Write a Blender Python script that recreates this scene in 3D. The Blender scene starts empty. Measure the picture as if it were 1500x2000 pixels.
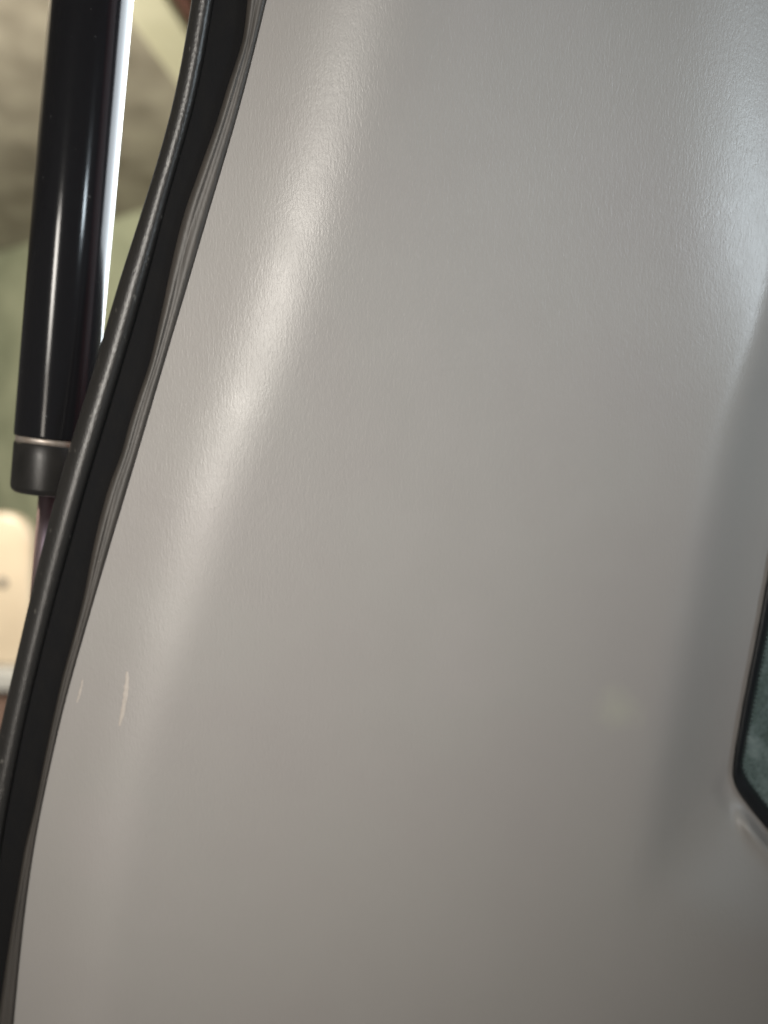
import bpy, bmesh, math, random
import numpy as np
from mathutils import Vector, Matrix

scene = bpy.context.scene
random.seed(4)
CAMZ = 1.20

# ------------------------------------------------------------------ camera
F = 1510.0                                   # focal length in photo pixels (photo is 1500 x 2000)
cam_d = bpy.data.cameras.new('camera')
cam = bpy.data.objects.new('camera', cam_d)
scene.collection.objects.link(cam)
scene.camera = cam
cam.location = (0, 0, CAMZ)
cam.rotation_euler = (math.radians(90), 0, 0)
cam_d.sensor_fit = 'VERTICAL'
cam_d.sensor_height = 24.0
cam_d.sensor_width = 18.0
cam_d.lens = 24.0 * F / 2000.0
cam_d.clip_start = 0.01
cam_d.clip_end = 60
cam_d.dof.use_dof = True
cam_d.dof.focus_distance = 0.262
cam_d.dof.aperture_fstop = cam_d.lens / 5.6   # about 5.6 mm entrance pupil

# ------------------------------------------------------------------ world and lamps
world = bpy.data.worlds.new('World')
scene.world = world
world.use_nodes = True
bg = world.node_tree.nodes['Background']
bg.inputs[0].default_value = (1.0, 0.95, 0.86, 1)
bg.inputs[1].default_value = 0.105

def area_lamp(name, loc, target, sx, sy, watts, col, spread=180):
    d = bpy.data.lights.new(name, 'AREA')
    d.shape = 'RECTANGLE'; d.size = sx; d.size_y = sy
    d.energy = watts; d.color = col; d.spread = math.radians(spread)
    o = bpy.data.objects.new(name, d)
    scene.collection.objects.link(o)
    o.location = loc
    o.rotation_euler = (Vector(target) - Vector(loc)).to_track_quat('-Z', 'Y').to_euler()
    return o

P0 = (0, 0.27, CAMZ)
area_lamp('tailgate_light', (-0.44, -0.95, CAMZ + 0.06), (-0.08, 0.27, CAMZ + 0.02), 0.18, 0.46, 0.69, (1.0, 0.945, 0.865), 30)
area_lamp('low_fill_light', (-0.42, -0.88, CAMZ - 0.50), (-0.13, 0.28, CAMZ - 0.13), 0.17, 0.66, 0.15, (1.0, 0.92, 0.82), 24)  # unseen low fill, added to carry the ridge highlight down the trim
area_lamp('overhead_fill', (0.05, -0.16, CAMZ + 0.66), P0, 0.5, 0.35, 0.95, (0.84, 0.93, 1.0))  # unseen soft fill added above the trim
area_lamp('far_window_light', (0.90, -0.50, CAMZ + 0.19), (0.135, 0.27, CAMZ + 0.105), 0.14, 0.13, 0.25, (0.80, 0.92, 1.0), 32)
area_lamp('garage_daylight', (0.42, 1.10, CAMZ + 0.72), (-0.12, 0.31, CAMZ + 0.25), 1.5, 1.1, 92.0, (0.86, 0.94, 1.0))
area_lamp('garage_wall_fill', (-1.3, 0.75, CAMZ + 0.85), (-1.5, 3.6, CAMZ + 0.9), 0.4, 0.4, 82.0, (1.0, 0.92, 0.78))  # unseen one-sided fill, added to brighten the garage wall and ceiling

vs = scene.view_settings
vs.view_transform = 'Standard'
vs.look = 'None'
vs.exposure = 0.0
vs.gamma = 1.0
vs.use_curve_mapping = False

# ------------------------------------------------------------------ helpers
def W(u, v, y):
    """photo pixel (u, v) at depth y (metres from the lens plane) -> world point"""
    return Vector(((u - 750.0) / F * y, y, CAMZ - (v - 1000.0) / F * y))

def curve(pts, smooth=70):
    """smooth function u(v) through digitised points (u, v)"""
    p = sorted(pts, key=lambda q: q[1])
    vv = np.array([q[1] for q in p], float); uu = np.array([q[0] for q in p], float)
    g = np.arange(-800, 2900, 5.0)
    y = np.interp(g, vv, uu)
    s0 = (uu[1] - uu[0]) / (vv[1] - vv[0]); s1 = (uu[-1] - uu[-2]) / (vv[-1] - vv[-2])
    y[g < vv[0]] = uu[0] + s0 * (g[g < vv[0]] - vv[0])
    y[g > vv[-1]] = uu[-1] + s1 * (g[g > vv[-1]] - vv[-1])
    k = np.exp(-0.5 * (np.arange(-40, 41) * 5.0 / smooth) ** 2); k /= k.sum()
    yp = np.concatenate([y[0] + (y[1] - y[0]) * np.arange(-40, 0), y, y[-1] + (y[-1] - y[-2]) * np.arange(1, 41)])
    y = np.convolve(yp, k, 'valid')
    return lambda v: np.interp(v, g, y)

def sstep(x):
    x = np.clip(x, 0, 1)
    return x * x * (3 - 2 * x)

def mesh_obj(name, verts, faces, mat, parent=None, smooth=True):
    me = bpy.data.meshes.new(name)
    me.from_pydata([tuple(v) for v in verts], [], faces)
    me.validate()
    bm = bmesh.new(); bm.from_mesh(me)
    bmesh.ops.recalc_face_normals(bm, faces=bm.faces)
    bm.to_mesh(me); bm.free()
    if smooth:
        me.polygons.foreach_set('use_smooth', [True] * len(me.polygons))
    o = bpy.data.objects.new(name, me)
    scene.collection.objects.link(o)
    if mat: me.materials.append(mat)
    if parent:
        o.parent = parent
        o.matrix_parent_inverse = parent.matrix_world.inverted()
    return o

def grid_faces(nr, nc, close_c=False):
    f = []
    for i in range(nr - 1):
        for j in range(nc - (0 if close_c else 1)):
            a = i * nc + j; b = i * nc + (j + 1) % nc
            f.append((a, b, b + nc, a + nc))
    return f

def lathe(name, p0, p1, prof, mat, parent=None, seg=64):
    """prof: list of (t metres along p0->p1, radius)"""
    p0 = Vector(p0); p1 = Vector(p1); ax = (p1 - p0).normalized()
    e1 = ax.orthogonal().normalized(); e2 = ax.cross(e1)
    vs_, nc = [], seg
    for t, r in prof:
        for k in range(seg):
            a = 2 * math.pi * k / seg
            vs_.append(p0 + ax * t + (e1 * math.cos(a) + e2 * math.sin(a)) * r)
    fs = grid_faces(len(prof), nc, True)
    fs.append(tuple(range(seg)))
    n = (len(prof) - 1) * seg
    fs.append(tuple(n + k for k in range(seg)))
    o = mesh_obj(name, vs_, fs, mat, parent)
    o.data.polygons[-1].use_smooth = False; o.data.polygons[-2].use_smooth = False
    return o

def tube(name, pts, rad, mat, parent=None, seg=10):
    vs_ = []
    n = len(pts)
    for i, p in enumerate(pts):
        d = (pts[min(i + 1, n - 1)] - pts[max(i - 1, 0)]).normalized()
        e1 = d.orthogonal().normalized() if i == 0 else (e1 - d * e1.dot(d)).normalized()
        e2 = d.cross(e1)
        r = rad[i] if isinstance(rad, (list, tuple)) else rad
        for k in range(seg):
            a = 2 * math.pi * k / seg
            vs_.append(p + (e1 * math.cos(a) + e2 * math.sin(a)) * r)
    fs = grid_faces(n, seg, True) + [tuple(range(seg)), tuple((n - 1) * seg + k for k in range(seg))]
    return mesh_obj(name, vs_, fs, mat, parent)

def box(name, lo, hi, mat, parent=None, bevel=0.004, seg=2):
    bm = bmesh.new()
    bmesh.ops.create_cube(bm, size=1)
    for v in bm.verts:
        v.co = Vector([(lo[i] + hi[i]) / 2 + v.co[i] * (hi[i] - lo[i]) for i in range(3)])
    if bevel:
        bmesh.ops.bevel(bm, geom=bm.edges[:], offset=bevel, segments=seg, affect='EDGES', profile=0.5)
    me = bpy.data.meshes.new(name); bm.to_mesh(me); bm.free()
    o = bpy.data.objects.new(name, me)
    scene.collection.objects.link(o)
    me.materials.append(mat)
    if parent:
        o.parent = parent
        o.matrix_parent_inverse = parent.matrix_world.inverted()
    return o

# ------------------------------------------------------------------ materials
class NT:
    def __init__(self, name):
        self.m = bpy.data.materials.new(name); self.m.use_nodes = True
        self.t = self.m.node_tree; self.n = self.t.nodes; self.l = self.t.links
        self.b = self.n['Principled BSDF']
    def add(self, kind, **kw):
        x = self.n.new(kind)
        for k, v in kw.items():
            if k.startswith('i_'): x.inputs[k[2:].replace('_', ' ')].default_value = v
            else: setattr(x, k, v)
        return x
    def link(self, a, b): self.l.new(a, b)
    def coords(self, scale=(1, 1, 1), rot=(0, 0, 0)):
        tc = self.add('ShaderNodeTexCoord'); mp = self.add('ShaderNodeMapping')
        mp.inputs['Scale'].default_value = scale; mp.inputs['Rotation'].default_value = rot
        self.link(tc.outputs['Object'], mp.inputs['Vector'])
        return mp.outputs['Vector']
    def noise(self, vec, scale, detail=4, rough=0.5, dist=0.0):
        x = self.add('ShaderNodeTexNoise'); x.inputs['Scale'].default_value = scale
        x.inputs['Detail'].default_value = detail; x.inputs['Roughness'].default_value = rough
        x.inputs['Distortion'].default_value = dist
        self.link(vec, x.inputs['Vector']); return x.outputs['Fac']
    def ramp(self, fac, stops):
        r = self.add('ShaderNodeValToRGB'); e = r.color_ramp.elements
        while len(e) < len(stops): e.new(0.5)
        for k, (p, c) in enumerate(stops):
            e[k].position = p; e[k].color = (*c, 1) if len(c) == 3 else c
        self.link(fac, r.inputs['Fac']); return r.outputs['Color']
    def math(self, op, a, b=None):
        x = self.add('ShaderNodeMath', operation=op)
        for i, q in enumerate((a, b)):
            if q is None: continue
            if isinstance(q, (int, float)): x.inputs[i].default_value = q
            else: self.link(q, x.inputs[i])
        return x.outputs[0]
    def bump(self, h, strength, dist):
        x = self.add('ShaderNodeBump'); x.inputs['Strength'].default_value = strength
        x.inputs['Distance'].default_value = dist
        self.link(h, x.inputs['Height']); self.link(x.outputs['Normal'], self.b.inputs['Normal'])
    def set(self, col=None, rough=None, spec=None, metal=None):
        if col is not None:
            if isinstance(col, tuple): self.b.inputs['Base Color'].default_value = (*col, 1)
            else: self.link(col, self.b.inputs['Base Color'])
        if rough is not None:
            if isinstance(rough, (int, float)): self.b.inputs['Roughness'].default_value = rough
            else: self.link(rough, self.b.inputs['Roughness'])
        if spec is not None: self.b.inputs['Specular IOR Level'].default_value = spec
        if metal is not None: self.b.inputs['Metallic'].default_value = metal
        return self.m

def mat_trim():
    k = NT('grained_grey_plastic')
    v1 = k.coords((1.0, 1.0, 0.23))
    v2 = k.coords((1.0, 1.0, 0.62))
    a = k.noise(v1, 1350, 3, 0.55, 0.6)
    b = k.noise(v2, 1800, 2, 0.5, 0.8)
    vo = k.add('ShaderNodeTexVoronoi', feature='DISTANCE_TO_EDGE'); vo.inputs['Scale'].default_value = 800
    k.link(v2, vo.inputs['Vector'])
    c = k.math('MINIMUM', k.math('MULTIPLY', vo.outputs['Distance'], 2.2), 0.5)
    h = k.math('ADD', k.math('MULTIPLY', a, 1.0), k.math('ADD', k.math('MULTIPLY', b, 0.35), k.math('MULTIPLY', c, 0.22)))
    k.bump(h, 0.42, 0.00022)
    big = k.noise(k.coords(), 14, 3, 0.5)
    col = k.ramp(big, [(0.28, (0.238, 0.223, 0.215)), (0.45, (0.242, 0.229, 0.219)), (0.58, (0.243, 0.232, 0.221)), (0.75, (0.249, 0.235, 0.226))])
    # faint yellowish lighter blot on the lower face, and very few specks of dirt
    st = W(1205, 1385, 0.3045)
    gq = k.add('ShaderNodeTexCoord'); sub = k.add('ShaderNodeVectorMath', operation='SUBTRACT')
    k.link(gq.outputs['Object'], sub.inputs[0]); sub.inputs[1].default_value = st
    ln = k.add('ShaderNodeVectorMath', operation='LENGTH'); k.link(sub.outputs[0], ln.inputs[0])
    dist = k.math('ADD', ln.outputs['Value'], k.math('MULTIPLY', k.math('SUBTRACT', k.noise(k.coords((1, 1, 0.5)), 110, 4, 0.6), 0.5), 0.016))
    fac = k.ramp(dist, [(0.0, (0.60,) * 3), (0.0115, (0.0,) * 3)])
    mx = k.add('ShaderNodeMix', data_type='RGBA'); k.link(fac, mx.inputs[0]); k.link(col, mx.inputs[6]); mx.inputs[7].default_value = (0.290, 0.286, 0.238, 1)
    spk = k.ramp(k.noise(k.coords(), 240, 2, 0.5), [(0.80, (1, 1, 1)), (0.84, (0.75, 0.73, 0.71))])
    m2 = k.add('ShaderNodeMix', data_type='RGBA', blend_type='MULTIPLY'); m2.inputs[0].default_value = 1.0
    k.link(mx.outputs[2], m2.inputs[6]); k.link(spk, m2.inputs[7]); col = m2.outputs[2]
    ro = k.ramp(k.noise(k.coords(), 60, 4, 0.6), [(0.3, (0.36,) * 3), (0.75, (0.42,) * 3)])
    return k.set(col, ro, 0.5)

def mat_bulb():
    k = NT('skinned_black_rubber')
    n = k.noise(k.coords(), 950, 3, 0.6)
    k.bump(n, 0.5, 0.00030)
    sp = k.noise(k.coords((1, 1, 0.7)), 420, 2, 0.5)
    col = k.ramp(sp, [(0.0, (0.013, 0.0125, 0.012)), (0.68, (0.016, 0.015, 0.014)), (0.73, (0.07, 0.066, 0.06))])
    return k.set(col, 0.36, 0.5)

def mat_groove():
    k = NT('flocked_black_rubber')
    n = k.noise(k.coords((1, 1, 0.25)), 1800, 3, 0.6)
    k.bump(n, 0.5, 0.0002)
    col = k.ramp(k.noise(k.coords((1, 1, .5)), 160, 4, 0.6), [(0.35, (0.006, 0.006, 0.0066)), (0.75, (0.0075, 0.0072, 0.0072))])
    return k.set(col, 0.9, 0.12)

def mat_lip():
    k = NT('dusty_rubber_lip')
    col = k.ramp(k.noise(k.coords((1, 1, 0.10)), 260, 4, 0.6), [(0.3, (0.030, 0.027, 0.024)), (0.7, (0.043, 0.037, 0.032))])
    n = k.noise(k.coords((1, 1, 0.06)), 1100, 3, 0.5)
    k.bump(n, 0.20, 0.0003)
    return k.set(col, 0.48, 0.4)

def mat_strut():
    k = NT('gloss_black_paint')
    sp = k.noise(k.coords(), 330, 2, 0.5)
    col = k.ramp(sp, [(0.0, (0.007, 0.007, 0.008)), (0.735, (0.008, 0.008, 0.009)), (0.77, (0.045, 0.045, 0.046))])
    k.bump(k.noise(k.coords(), 90, 3, 0.5), 0.03, 0.001)
    return k.set(col, 0.13, 0.15)

def mat_collar():
    k = NT('satin_black_plastic')
    k.bump(k.noise(k.coords(), 900, 3, 0.6), 0.2, 0.0002)
    col = k.ramp(k.noise(k.coords(), 120, 4, 0.6), [(0.3, (0.010, 0.0095, 0.009)), (0.8, (0.017, 0.016, 0.015))])
    return k.set(col, 0.36, 0.22)

def mat_rod():
    k = NT('chromed_steel')
    k.bump(k.noise(k.coords((1, 1, .05)), 400, 2, 0.5), 0.05, 0.0003)
    return k.set((0.66, 0.50, 0.55), 0.33, 0.5, 1.0)  # pink reflection of the red body is put into the chrome's base colour

def mat_seam():
    k = NT('bare_crimp_metal')
    col = k.ramp(k.noise(k.coords(), 300, 3, 0.6), [(0.35, (0.36, 0.33, 0.30)), (0.7, (0.26, 0.21, 0.17))])
    return k.set(col, 0.45, 0.5, 0.6)

def mat_body():
    k = NT('dark_red_car_paint')
    col = k.ramp(k.noise(k.coords(), 40, 3, 0.5), [(0.3, (0.20, 0.012, 0.018)), (0.7, (0.24, 0.018, 0.022))])
    return k.set(col, 0.25, 0.5)

def mat_glass():
    k = NT('dusty_tinted_glass')
    d = k.noise(k.coords((1, 1, 1)), 45, 6, 0.7, 0.3)
    s = k.noise(k.coords((1, 1, 1)), 700, 2, 0.6)
    dust = k.math('ADD', k.math('MULTIPLY', d, 0.85), k.math('MULTIPLY', s, 0.25))
    col = k.ramp(dust, [(0.35, (0.040, 0.055, 0.056)), (0.55, (0.100, 0.130, 0.130)), (0.78, (0.24, 0.285, 0.28))])
    k.set(col, 0.22, 0.5)
    tr = k.add('ShaderNodeBsdfTransparent'); tr.inputs['Color'].default_value = (0.50, 0.62, 0.58, 1)
    mx = k.add('ShaderNodeMixShader')
    fac = k.ramp(dust, [(0.3, (0.50,) * 3), (0.75, (0.85,) * 3)])
    k.link(fac, mx.inputs['Fac']); k.link(tr.outputs[0], mx.inputs[1]); k.link(k.b.outputs[0], mx.inputs[2])
    k.link(mx.outputs[0], k.n['Material Output'].inputs['Surface'])
    return k.m

def plain(name, c0, c1, scale=20, rough=0.6, spec=0.4, bump=0.0, bd=0.001, detail=5, stops=(0.35, 0.7), vs_=(1, 1, 1)):
    k = NT(name)
    n = k.noise(k.coords(vs_), scale, detail, 0.6)
    if bump: k.bump(n, bump, bd)
    return k.set(k.ramp(n, [(stops[0], c0), (stops[1], c1)]), rough, spec)

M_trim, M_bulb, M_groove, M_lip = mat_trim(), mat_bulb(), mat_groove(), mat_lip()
M_strut, M_collar, M_rod, M_seam, M_body, M_glass = mat_strut(), mat_collar(), mat_rod(), mat_seam(), mat_body(), mat_glass()
M_frit = plain('black_frit_band', (0.004, 0.005, 0.006), (0.007, 0.008, 0.010), 300, 0.35, 0.4)
M_scratch = plain('scuffed_pale_plastic', (0.31, 0.278, 0.248), (0.36, 0.32, 0.288), 900, 0.5, 0.5)
M_lint = plain('pale_lint', (0.65, 0.60, 0.52), (0.75, 0.70, 0.62), 900, 0.7)

# ------------------------------------------------------------------ the setting: garage ceiling, wall, floor
M_ceil = plain('stained_concrete', (0.17, 0.15, 0.12), (0.48, 0.445, 0.37), 3.6, 0.9, 0.2, 0.5, 0.01, 8, (0.3, 0.72))
M_wall = plain('faded_green_wall_paint', (0.25, 0.275, 0.19), (0.41, 0.435, 0.31), 4.2, 0.75, 0.3, 0.3, 0.004, 7)
M_floor = plain('grey_floor_concrete', (0.17, 0.16, 0.15), (0.27, 0.26, 0.24), 2.0, 0.85, 0.3, 0.3, 0.004, 8)
M_beam = plain('cream_beam_paint', (0.62, 0.60, 0.44), (0.70, 0.68, 0.52), 6, 0.6, 0.3, 0.2, 0.003)
M_pipe = plain('red_oxide_paint', (0.12, 0.05, 0.045), (0.16, 0.07, 0.06), 9, 0.5)

CEIL = CAMZ + 1.32
def structure(o):
    o['kind'] = 'structure'; return o
structure(box('ceiling', (-4.5, -2.2, CEIL), (3.5, 6.2, CEIL + 0.15), M_ceil, None, 0))
# wall runs slightly out of square with the lens
wall = box('wall', (-5.5, 0, -0.05), (2.6, 0.18, CEIL + 0.002), M_wall, None, 0)
wall.location = (0, 2.75, 0); wall.rotation_euler = (0, 0, math.radians(-31))
structure(wall)
structure(box('floor', (-4.5, -2.2, -0.15), (3.5, 6.2, 0.0), M_floor, None, 0))

# cream ceiling beam that runs away from the lens, with a red conduit beside it
beam = box('ceiling_beam', (-0.065, -1.6, -0.05), (0.065, 1.72, 0.0), M_beam, None, 0.008)
beam.location = (-0.60, 1.95, CEIL + 0.001); beam.rotation_euler = (0, 0, math.radians(-8))
beam['label'] = 'cream painted beam running under the concrete garage ceiling'; beam['category'] = 'beam'
pipe = tube('conduit_pipe', [Vector((0, y, 0)) for y in (-1.6, -0.5, 0.6, 1.6)], 0.022, M_pipe, None, 14)
pipe.location = (-0.50, 1.95, CEIL - 0.0225); pipe.rotation_euler = (0, 0, math.radians(-8))
pipe['label'] = 'dark red conduit pipe beside the cream ceiling beam'; pipe['category'] = 'pipe'

# workbench with a cream rounded panel standing on it
def empty(name, loc):
    o = bpy.data.objects.new(name, None); scene.collection.objects.link(o)
    o.location = loc; bpy.context.view_layer.update(); return o
M_slab = plain('grey_bench_top', (0.28, 0.27, 0.25), (0.38, 0.37, 0.34), 14, 0.6, 0.4, 0.2, 0.001)
M_wood = plain('brown_cabinet_wood', (0.10, 0.060, 0.045), (0.16, 0.10, 0.075), 8, 0.55, 0.4, 0.2, 0.001, 5, (0.3, 0.7), (6, 6, 0.6))
M_cream = plain('cream_enamel', (0.40, 0.325, 0.235), (0.47, 0.39, 0.29), 5, 0.30, 0.5)
M_dark = plain('dark_hole_bush', (0.05, 0.05, 0.05), (0.08, 0.08, 0.08), 60, 0.5)
BY = 2.0
bz = W(0, 1302, BY).z
bench = empty('workbench', (-1.35, BY + 0.25, 0))
box('bench_top', (-2.10, BY - 0.06, bz - 0.05), (-0.70, BY + 0.55, bz), M_slab, bench, 0.006)
box('cabinet', (-2.06, BY - 0.02, 0.08), (-0.74, BY + 0.53, bz - 0.05), M_wood, bench, 0.003)
box('plinth', (-2.02, BY + 0.03, 0.0), (-0.78, BY + 0.50, 0.08), M_dark, bench, 0.0)
for x0 in (-2.05, -1.61, -1.17):
    d = box('cabinet_door', (x0, BY - 0.038, 0.10), (x0 + 0.42, BY - 0.0205, bz - 0.065), M_wood, bench, 0.003)
    box('handle', (x0 + 0.36, BY - 0.058, bz - 0.25), (x0 + 0.375, BY - 0.037, bz - 0.13), M_seam, d, 0.003)
bench['label'] = 'brown wooden workbench with a thick grey top by the green wall'; bench['category'] = 'workbench'

def rounded_panel(name, w, h, t, r, mat, bev=0.012):
    pts = []
    for cx, cz, a0 in ((w - r, h - r, 0), (-w + r, h - r, 90), (-w + 0.02, 0.02, 180), (w - 0.02, 0.02, 270)):
        rr = r if a0 < 180 else 0.02
        for k in range(13):
            a = math.radians(a0 + 90 * k / 12)
            pts.append((cx + rr * math.cos(a), cz + rr * math.sin(a)))
    bm = bmesh.new()
    fr = [bm.verts.new((x, -t / 2, z)) for x, z in pts]
    bk = [bm.verts.new((x, t / 2, z)) for x, z in pts]
    f1 = bm.faces.new(fr); f2 = bm.faces.new(bk[::-1])
    n = len(pts)
    for i in range(n):
        bm.faces.new((fr[i], fr[(i + 1) % n], bk[(i + 1) % n], bk[i]))
    bmesh.ops.recalc_face_normals(bm, faces=bm.faces)
    bmesh.ops.bevel(bm, geom=list(f1.edges) + list(f2.edges), offset=bev, segments=4, affect='EDGES', profile=0.5)
    me = bpy.data.meshes.new(name); bm.to_mesh(me); bm.free()
    me.polygons.foreach_set('use_smooth', [True] * len(me.polygons))
    o = bpy.data.objects.new(name, me); scene.collection.objects.link(o); me.materials.append(mat)
    return o
pc = W(62, 1302, BY).x
cream = rounded_panel('rounded_board', 0.19, 0.398, 0.055, 0.085, M_cream)
cream.location = (pc - 0.19, BY + 0.03, bz)
cream['label'] = 'cream round-cornered board with a dark bolt standing on the grey bench top'; cream['category'] = 'board'
bpy.context.view_layer.update()
q = W(4, 1138, BY)
lathe('bolt', (q.x, BY + 0.004, q.z), (q.x, BY - 0.01, q.z), [(0, 0.012), (0.004, 0.0125), (0.009, 0.010), (0.011, 0.006)], M_dark, cream, 20)

# ------------------------------------------------------------------ the car corner
cE = curve([(520, 0), (496, 100), (460, 240), (411, 400), (385, 490), (363, 567), (317, 717), (310, 745), (275, 862), (242, 975),
            (215, 1062), (187, 1158), (160, 1250), (150, 1287), (120, 1387), (95, 1512), (84, 1550), (66, 1648), (47, 1783), (35, 1900), (26, 2000)])
cL = curve([(375, 0), (352, 150), (320, 280), (282, 400), (250, 500), (226, 567), (197, 683), (167, 777), (147, 833), (107, 975), (82, 1075),
            (60, 1162), (42, 1250), (25, 1312), (12, 1375), (0, 1430), (-28, 1550), (-55, 1700), (-75, 1850), (-92, 2000)])
cB = curve([(418, 0), (384, 200), (325, 390), (304, 490), (293, 517), (263, 633), (227, 750), (191, 875), (170, 937), (150, 1012), (120, 1125),
            (92, 1225), (75, 1300), (47, 1412), (20, 1550), (4, 1640), (-18, 1783), (-36, 1900), (-50, 2000)])
cG = curve([(484, 0), (476, 80), (448, 160), (424, 240), (384, 350), (362, 410), (347, 467), (333, 527), (320, 593), (307, 650), (293, 713), (273, 767), (253, 827),
            (237, 893), (217, 937), (197, 1007), (180, 1082), (165, 1165), (147, 1235), (122, 1325), (105, 1400), (87, 1487), (67, 1587), (50, 1650), (28, 1780), (10, 1900), (-4, 2000)], 22)
cR = curve([(705, 0), (655, 200), (602, 400), (560, 540), (510, 700), (440, 860), (400, 960), (345, 1150), (290, 1310), (232, 1500), (195, 1700), (168, 1900), (158, 2000)], 110)
cT = curve([(1660, 0), (1580, 350), (1500, 650), (1440, 810), (1405, 930), (1370, 1100), (1342, 1250), (1312, 1400), (1285, 1550), (1268, 1690), (1262, 1800)], 60)
# outer and inner edge of the side window's black border (open polylines, then closed beyond the frame)
WO = [(1560, 800), (1530, 960), (1496, 1142), (1475, 1257), (1451, 1373), (1435, 1467), (1430, 1505), (1431, 1522), (1436, 1537), (1447, 1556), (1472, 1588), (1500, 1622),
      (1560, 1690), (1640, 1760), (1760, 1800), (2060, 1815), (2090, 1790), (2100, 1740), (2060, 1000), (2040, 780), (2010, 750), (1600, 730), (1572, 750)]
WI = [(1582, 800), (1551, 960), (1516, 1142), (1493, 1262), (1470, 1376), (1453, 1470), (1449, 1490), (1450, 1504), (1455, 1517), (1464, 1532), (1487, 1562), (1515, 1596),
      (1573, 1662), (1650, 1732), (1766, 1772), (2044, 1786), (2062, 1775), (2068, 1740), (2034, 1010), (2016, 800), (1998, 780), (1612, 762), (1592, 775)]
def resample(poly, n):
    p = np.array(poly + [poly[0]], float)
    # chaikin twice for round corners, keeping the vertex count of both loops alike
    q = p[:-1]
    for _ in range(2):
        a = 0.75 * q + 0.25 * np.roll(q, -1, 0); b = 0.25 * q + 0.75 * np.roll(q, -1, 0)
        q = np.stack([a, b], 1).reshape(-1, 2)
    return q
WOs, WIs = resample(WO, 0), resample(WI, 0)

S0 = 0.268 / F
def base_depth(v):
    t = (np.asarray(v, float)) / 2000.0
    return 0.257 + 0.062 * t - 0.010 * t * t

# height field of the trim, rows in v and columns from the seal edge to beyond the right of the frame
vrows = np.arange(-422, 2448, 7.0)
NC = 330
UMAX = 2180.0
def poly_dist(U, V, poly, closed=True):
    best = np.full(U.shape, 1e9)
    n = len(poly)
    for i in range(n if closed else n - 1):
        a = poly[i]; b = poly[(i + 1) % n]
        ab = b - a; L = ab @ ab
        t = np.clip(((U - a[0]) * ab[0] + (V - a[1]) * ab[1]) / L, 0, 1)
        d = np.hypot(U - a[0] - t * ab[0], V - a[1] - t * ab[1])
        best = np.minimum(best, d)
    return best
def inside(U, V, poly):
    r = np.zeros(U.shape, bool); n = len(poly)
    for i in range(n):
        a = poly[i]; b = poly[(i + 1) % n]
        c = ((a[1] > V) != (b[1] > V))
        with np.errstate(divide='ignore', invalid='ignore'):
            x = (b[0] - a[0]) * (V - a[1]) / (b[1] - a[1]) + a[0]
        r ^= c & (U < x)
    return r

e0 = cE(vrows) - 5
pcol = np.linspace(0, 1, NC)
pcol = 0.62 * pcol + 0.38 * pcol ** 2.0
U = e0[:, None] + (UMAX - e0[:, None]) * pcol[None, :]
V = np.repeat(vrows[:, None], NC, 1)
r = cR(vrows)[:, None]
w = np.interp(vrows, [0, 500, 1000, 1500, 2000], [165, 130, 112, 95, 88])[:, None]
sL, sR0 = -0.31, 0.13
sl = sL + (sR0 - sL) * sstep((U - r + w) / (2 * w))
sl = sl - 0.13 * sstep((U - r - w) / 700.0)                 # face flattens away from the ridge
sl = sl + 0.35 * sstep((U - 1280) / 350.0) * sstep((900 - V) / 500.0)   # face rolls away above the window
cum = np.concatenate([np.zeros((len(vrows), 1)), np.cumsum(0.5 * (sl[:, 1:] + sl[:, :-1]) * np.diff(U, axis=1), 1)], 1) * S0
at_r = np.array([np.interp(r[i, 0], U[i], cum[i]) for i in range(len(vrows))])
Y = base_depth(vrows)[:, None] + cum - at_r[:, None]
# window recess: mitred ramps from the left and from below
REC = 0.034
tl = cT(vrows)[:, None]
wo_edge = np.interp(vrows, [-600, -200, 730, 800, 960, 1142, 1257, 1373, 1467, 1560, 1700, 2200],
                    [1850, 1720, 1575, 1560, 1530, 1496, 1475, 1451, 1435, 1425, 1412, 1380])[:, None]
d1 = (U - tl) / (wo_edge - tl)
vb = 1690 + (U - 1285) * 0.62
d2 = (vb + 60 - V) / 330.0
def ramp_r(x):                                                # soft shoulder, straight wall
    x = np.clip(x, -0.3, 1.2)
    k = 0.22
    sp = 0.5 * (x + np.sqrt(x * x + k * k))
    return np.minimum(sp, 1.0)
a, b = ramp_r(d1), ramp_r(d2)
rec = (np.maximum(a, 1e-4) ** -3 + np.maximum(b, 1e-4) ** -3) ** (-1 / 3.0)
for _ in range(2):                                            # soften all creases of the recess
    rp = np.pad(rec, ((4, 4), (0, 0)), 'edge'); rec = sum(rp[k:k + rec.shape[0]] for k in range(9)) / 9
    rp = np.pad(rec, ((0, 0), (2, 2)), 'edge'); rec = sum(rp[:, k:k + rec.shape[1]] for k in range(5)) / 5
Y = Y + REC * rec
def depth_at(u, v):
    i = int(np.clip((v - vrows[0]) / 7.0, 0, len(vrows) - 2)); f = (v - vrows[i]) / 7.0
    return float((1 - f) * np.interp(u, U[i], Y[i]) + f * np.interp(u, U[i + 1], Y[i + 1]))
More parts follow.
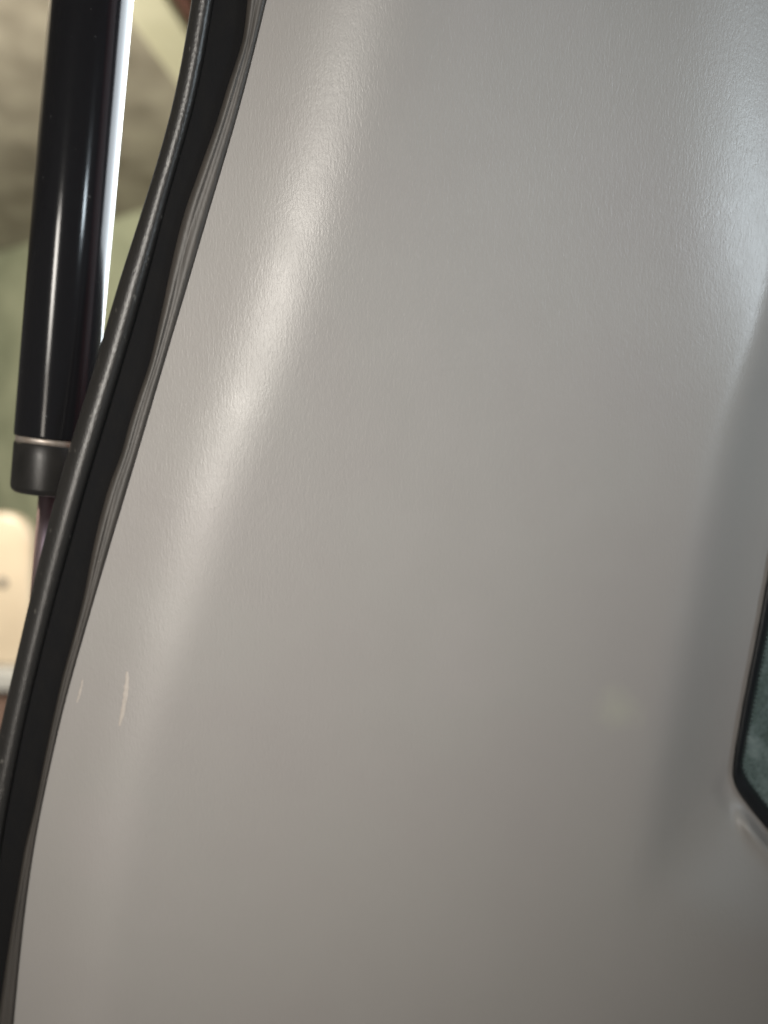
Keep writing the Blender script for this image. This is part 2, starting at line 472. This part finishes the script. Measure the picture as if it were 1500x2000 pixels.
# plane of the side window, from points of the recess
A = W(1440, 1500, depth_at(1436, 1480)); B = W(1500, 1130, depth_at(1494, 1130)); C = W(1700, 1600, depth_at(1436, 1480) + 0.004)
nrm = (B - A).cross(C - A).normalized()
if nrm.y > 0: nrm = -nrm                                       # towards the lens
LENS = Vector((0, 0, CAMZ))
def on_plane(u, v, lift=0.0):
    d = Vector(((u - 750) / F, 1, -(v - 1000) / F))
    return LENS + d * (((A + nrm * lift) - LENS).dot(nrm) / d.dot(nrm))
Yp = (A - LENS).dot(nrm) / ((U - 750) / F * nrm.x + nrm.y - (V - 1000) / F * nrm.z)
ins_o = inside(U, V, WOs)
do = np.where(ins_o, 0.0, poly_dist(U, V, WOs))
wg = 1 - sstep((do - 4) / (12 + 34 * sstep((V - 1490) / 70.0)))
Y = Y * (1 - wg) + (Yp + 0.0003) * wg
# raised lip under the window opening
low = WOs[(WOs[:, 1] > 1545)]
dl = poly_dist(U, V, low[:40], False)
Y = Y - 0.0062 * np.exp(-((dl - 26) / 14.0) ** 2) * sstep((U - 1425) / 45.0)

def depth_at(u, v):
    i = int(np.clip((v - vrows[0]) / 7.0, 0, len(vrows) - 2)); f = (v - vrows[i]) / 7.0
    return float((1 - f) * np.interp(u, U[i], Y[i]) + f * np.interp(u, U[i + 1], Y[i + 1]))

car = empty('car', (0.05, 0.30, CAMZ - 0.24))
car['label'] = 'car corner at its open tailgate with grey pillar trim, black seal and gas strut'
car['category'] = 'car'

# trim panel: rolled rear edge + face, window opening cut out
X = (U - 750) / F * Y; Z = CAMZ - (V - 1000) / F * Y
roll = []
for off, dy in ((-3, 0.0070), (-3.5, 0.0040), (-2.5, 0.0016), (-1.0, 0.0004)):
    uu = e0 + off; yy = Y[:, 0] + dy
    roll.append(np.stack([(uu - 750) / F * yy, yy, CAMZ - (vrows - 1000) / F * yy], 1))
P = np.concatenate([np.stack(roll, 1), np.stack([X, Y, Z], 2)], 1)
nr, nc = P.shape[:2]
Uc = np.concatenate([np.full((nr, 4), 0.0), U], 1)
ins = inside(U, V, 0.5 * WIs + 0.5 * WOs)
hole = np.concatenate([np.zeros((nr, 4), bool), ins], 1)
faces = []
for i in range(nr - 1):
    for j in range(nc - 1):
        if hole[i, j] or hole[i + 1, j] or hole[i, j + 1] or hole[i + 1, j + 1]: continue
        faces.append((i * nc + j, (i + 1) * nc + j, (i + 1) * nc + j + 1, i * nc + j + 1))
flat = P.reshape(-1, 3)
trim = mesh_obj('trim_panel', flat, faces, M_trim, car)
trim['label'] = 'smooth grained grey plastic pillar trim with a rounded ridge'
so = trim.modifiers.new('thickness', 'SOLIDIFY'); so.thickness = 0.0022; so.offset = -1
# make the normals face the lens
if trim.data.polygons[len(faces) // 3].normal.y > 0:
    trim.data.flip_normals()

# scratches scored into the trim
def scratch(pts, wid):
    vs_, fs = [], []
    n = len(pts)
    for i, (u, v) in enumerate(pts):
        u += random.uniform(-0.7, 0.7)
        tt = i / (n - 1)
        ww = wid * (0.35 + 0.65 * math.sin(math.pi * min(1, 0.12 + 0.8 * tt))) * random.uniform(0.7, 1.15)
        y = depth_at(u, v)
        for o_, dy in ((-1, 0.00003), (-0.4, -0.00018), (0.4, -0.00018), (1, 0.00003)):
            vs_.append(W(u + o_ * ww, v, y + dy))
    return mesh_obj('scratch', vs_, grid_faces(n, 4), M_scratch, trim)
def lerp_pts(pts, n):
    p = np.array(pts, float); s = np.linspace(0, len(p) - 1, n)
    return [(np.interp(k, range(len(p)), p[:, 0]), np.interp(k, range(len(p)), p[:, 1])) for k in s]
scratch(lerp_pts([(249, 1312), (249, 1335), (246, 1360), (240, 1392), (234, 1418)], 24), 6.0)['label'] = 'longer pale scratch on the trim'
scratch(lerp_pts([(162, 1328), (157, 1352), (151, 1372)], 14), 3.0)['label'] = 'short faint scratch beside the seal'

# ---- weatherstrip
vs_s = np.arange(-422, 2448, 9.0)
Ye = np.array([depth_at(cE(v), v) for v in vs_s])
def wob(v, s):   # gentle unevenness of hand-fitted rubber
    return 0.5 * math.sin(v / 61.0 + s) + 0.5 * math.sin(v / 37.0 + 2.1 * s)
# carrier with the dark groove
car_v = []
for i, v in enumerate(vs_s):
    b_, g_, e_ = float(cB(v)), float(cG(v)), float(cE(v))
    y0 = Ye[i]
    prof = [(b_ - 16, y0 + 0.0085), (b_ - 6, y0 + 0.0050), (b_ + 2, y0 + 0.0036), (b_ + 0.30 * (g_ - b_), y0 + 0.0040), (b_ + 0.65 * (g_ - b_), y0 + 0.0036),
            (g_ + 2, y0 + 0.0026), (e_ - 2, y0 + 0.0030), (e_ + 16, y0 + 0.0050), (e_ + 14, y0 + 0.0105), (b_ - 10, y0 + 0.0115)]
    car_v += [W(*[p[0], v, p[1]]) for p in prof]
seal = mesh_obj('weatherstrip', car_v, grid_faces(len(vs_s), 10, True), M_groove, car)
seal['label'] = 'black rubber tailgate seal with a wavy inner lip'
# bulb
bulb_v = []
NB = 28
for i, v in enumerate(vs_s):
    l_, b_ = float(cL(v)), float(cB(v))
    y0 = Ye[i] + 0.0056
    c = 0.5 * (l_ + b_) + 1; hw = 0.5 * (b_ - l_) + 2
    hy = hw / F * y0 * 0.95
    for k in range(NB):
        a = 2 * math.pi * k / NB
        bulb_v.append(W(c + hw * math.cos(a), v, y0 + hy * math.sin(a) + 0.00012 * wob(v, 1.0)))
mesh_obj('seal_bulb', bulb_v, grid_faces(len(vs_s), NB, True), M_bulb, seal)
# lip, a thin flap that presses against the trim edge
lip_v = []
for i, v in enumerate(vs_s):
    g_, e_ = float(cG(v)), float(cE(v))
    y0 = Ye[i]; d = e_ - g_
    k1 = 0.00025 * wob(v, 0.3)
    prof = [(g_ - 1.5, y0 + 0.0022), (g_, y0 + 0.0004 + k1), (g_ + 0.14 * d, y0 - 0.0007 + k1), (g_ + 0.30 * d, y0 - 0.0010 + k1), (g_ + 0.40 * d, y0 - 0.0008 + k1),
            (g_ + 0.47 * d, y0 - 0.0006), (g_ + 0.60 * d, y0 - 0.0012), (g_ + 0.80 * d, y0 - 0.0011), (g_ + 0.95 * d, y0 - 0.0007), (e_ + 0.8, y0 - 0.0001), (e_ + 0.5, y0 + 0.0010), (e_ - 3, y0 + 0.0020), (g_ + 0.3 * d, y0 + 0.0024)]
    lip_v += [W(p[0], v, p[1]) for p in prof]
mesh_obj('seal_lip', lip_v, grid_faces(len(vs_s), 13, True), M_lip, seal)

# ---- painted body pillar behind the seal and trim
bv = []
vb_s = np.arange(-422, 2448, 45.0)
for v in vb_s:
    e_, b_ = float(cE(v)), float(cB(v)); y0 = depth_at(e_, v)
    for u_, y_ in ((b_ - 4, y0 + 0.0140), (b_ + 20, y0 + 0.0142), (e_, y0 + 0.0150), (e_ + 30, y0 + 0.020), (e_ + 70, y0 + 0.032), (e_ + 130, y0 + 0.036),
                   (e_ + 130, y0 + 0.0372), (e_ + 70, y0 + 0.0335), (e_ + 30, y0 + 0.0220), (b_ - 2, y0 + 0.0152)):
        bv.append(W(u_, v, y_))
mesh_obj('body_pillar', bv, grid_faces(len(vb_s), 10, True), M_body, car)

# ---- gas strut
ydep0, ydep1 = 0.302, 0.318
top = W(215, -420, ydep0 - 0.0055); joint = W(106, 858, ydep1)
ax = (joint - top).normalized(); L = (joint - top).length
R = 0.5 * 148 / F * 0.311
strut = lathe('gas_strut', top, joint, [(0, R), (L * 0.3, R), (L * 0.6, R), (L - 0.0012, R), (L - 0.0002, R * 0.985)], M_strut, car, 96)
strut['label'] = 'gloss black tailgate gas strut with a bare piston rod'
bpy.context.view_layer.update()
j2 = joint + ax * 0.0022
lathe('crimp_ring', joint - ax * 0.0006, j2, [(0, R * 0.955), (0.0028, R * 0.955)], M_seam, strut, 80)
RC = R * 0.985
e2 = j2 + ax * 0.0205
lathe('end_collar', j2, e2, [(0, RC * 0.975), (0.0006, RC), (0.006, RC), (0.0175, RC * 1.0), (0.0192, RC * 0.975), (0.0203, RC * 0.90), (0.0205, RC * 0.70)], M_collar, strut, 80)
rr = 0.5 * 40 / F * 0.32
lathe('piston_rod', e2 - ax * 0.003, e2 + ax * 0.26, [(0, rr), (0.26, rr)], M_rod, strut, 40)

# ---- side window: glass pane, black border band, frit dots
gp = [on_plane(u, v, -0.0012) for u, v in WIs * 0.6 + WOs * 0.4]
gb = [p - nrm * 0.0035 for p in gp]
n = len(gp)
glass = mesh_obj('side_window', gp + gb, [tuple(range(n)), tuple(range(2 * n - 1, n - 1, -1))] + [(i, (i + 1) % n, n + (i + 1) % n, n + i) for i in range(n)], M_glass, car, False)
glass['label'] = 'dusty green tinted side window pane with a black border'
bpy.context.view_layer.update()
mid = 0.5 * (WIs + WOs)
ring = []
for Q, lf in ((WOs, -0.002), (WOs, 0.0012), (WOs * 0.75 + WIs * 0.25, 0.0021), (mid, 0.0023), (WIs * 0.85 + WOs * 0.15, 0.0012), (WIs, -0.0004), (WIs, -0.002)):
    ring += [on_plane(u, v, lf) for u, v in Q]
rf = grid_faces(7, n, True)
mesh_obj('window_border', ring, rf, M_frit, glass)
# dots of the frit edge, too small to pick apart
bm = bmesh.new()
acc = 0
for i in range(n):
    p = WIs[i]; q = WIs[(i + 1) % n]; d = np.hypot(*(q - p)); t = 9.0 - acc
    while t < d:
        c = p + (q - p) * t / d; o_ = (WIs[i] - WOs[i]); o_ = o_ / np.hypot(*o_)
        cc = on_plane(*(c + o_ * 2.0), -0.0009); t += 9.0
        e1 = nrm.orthogonal().normalized(); e2_ = nrm.cross(e1)
        vsn = [bm.verts.new(cc + (e1 * math.cos(k * math.pi / 4) + e2_ * math.sin(k * math.pi / 4)) * 0.00055) for k in range(8)]
        vsb = [bm.verts.new(x.co - nrm * 0.0003) for x in vsn]
        bm.faces.new(vsn)
        for k in range(8): bm.faces.new((vsn[k], vsb[k], vsb[(k + 1) % 8], vsn[(k + 1) % 8]))
    acc = d - (t - 9.0)
me = bpy.data.meshes.new('frit_dots'); bm.to_mesh(me); bm.free(); me.materials.append(M_frit)
fd = bpy.data.objects.new('frit_dots', me); scene.collection.objects.link(fd); fd.parent = glass
fd.matrix_parent_inverse = glass.matrix_world.inverted(); fd['kind'] = 'stuff'

# ---- a scrap of lint caught at the seal's inner edge
ly = depth_at(200, 1094)
lint = tube('lint_fibre', [W(192, 1097, ly - 0.0010), W(197, 1094, ly - 0.0013), W(203, 1093.5, ly - 0.0008), W(208, 1091, ly - 0.0003)], [0.00010, 0.00016, 0.00014, 0.00006], M_lint, None, 6)
lint['label'] = 'tiny pale fibre caught between the rubber seal and grey trim'; lint['category'] = 'lint'
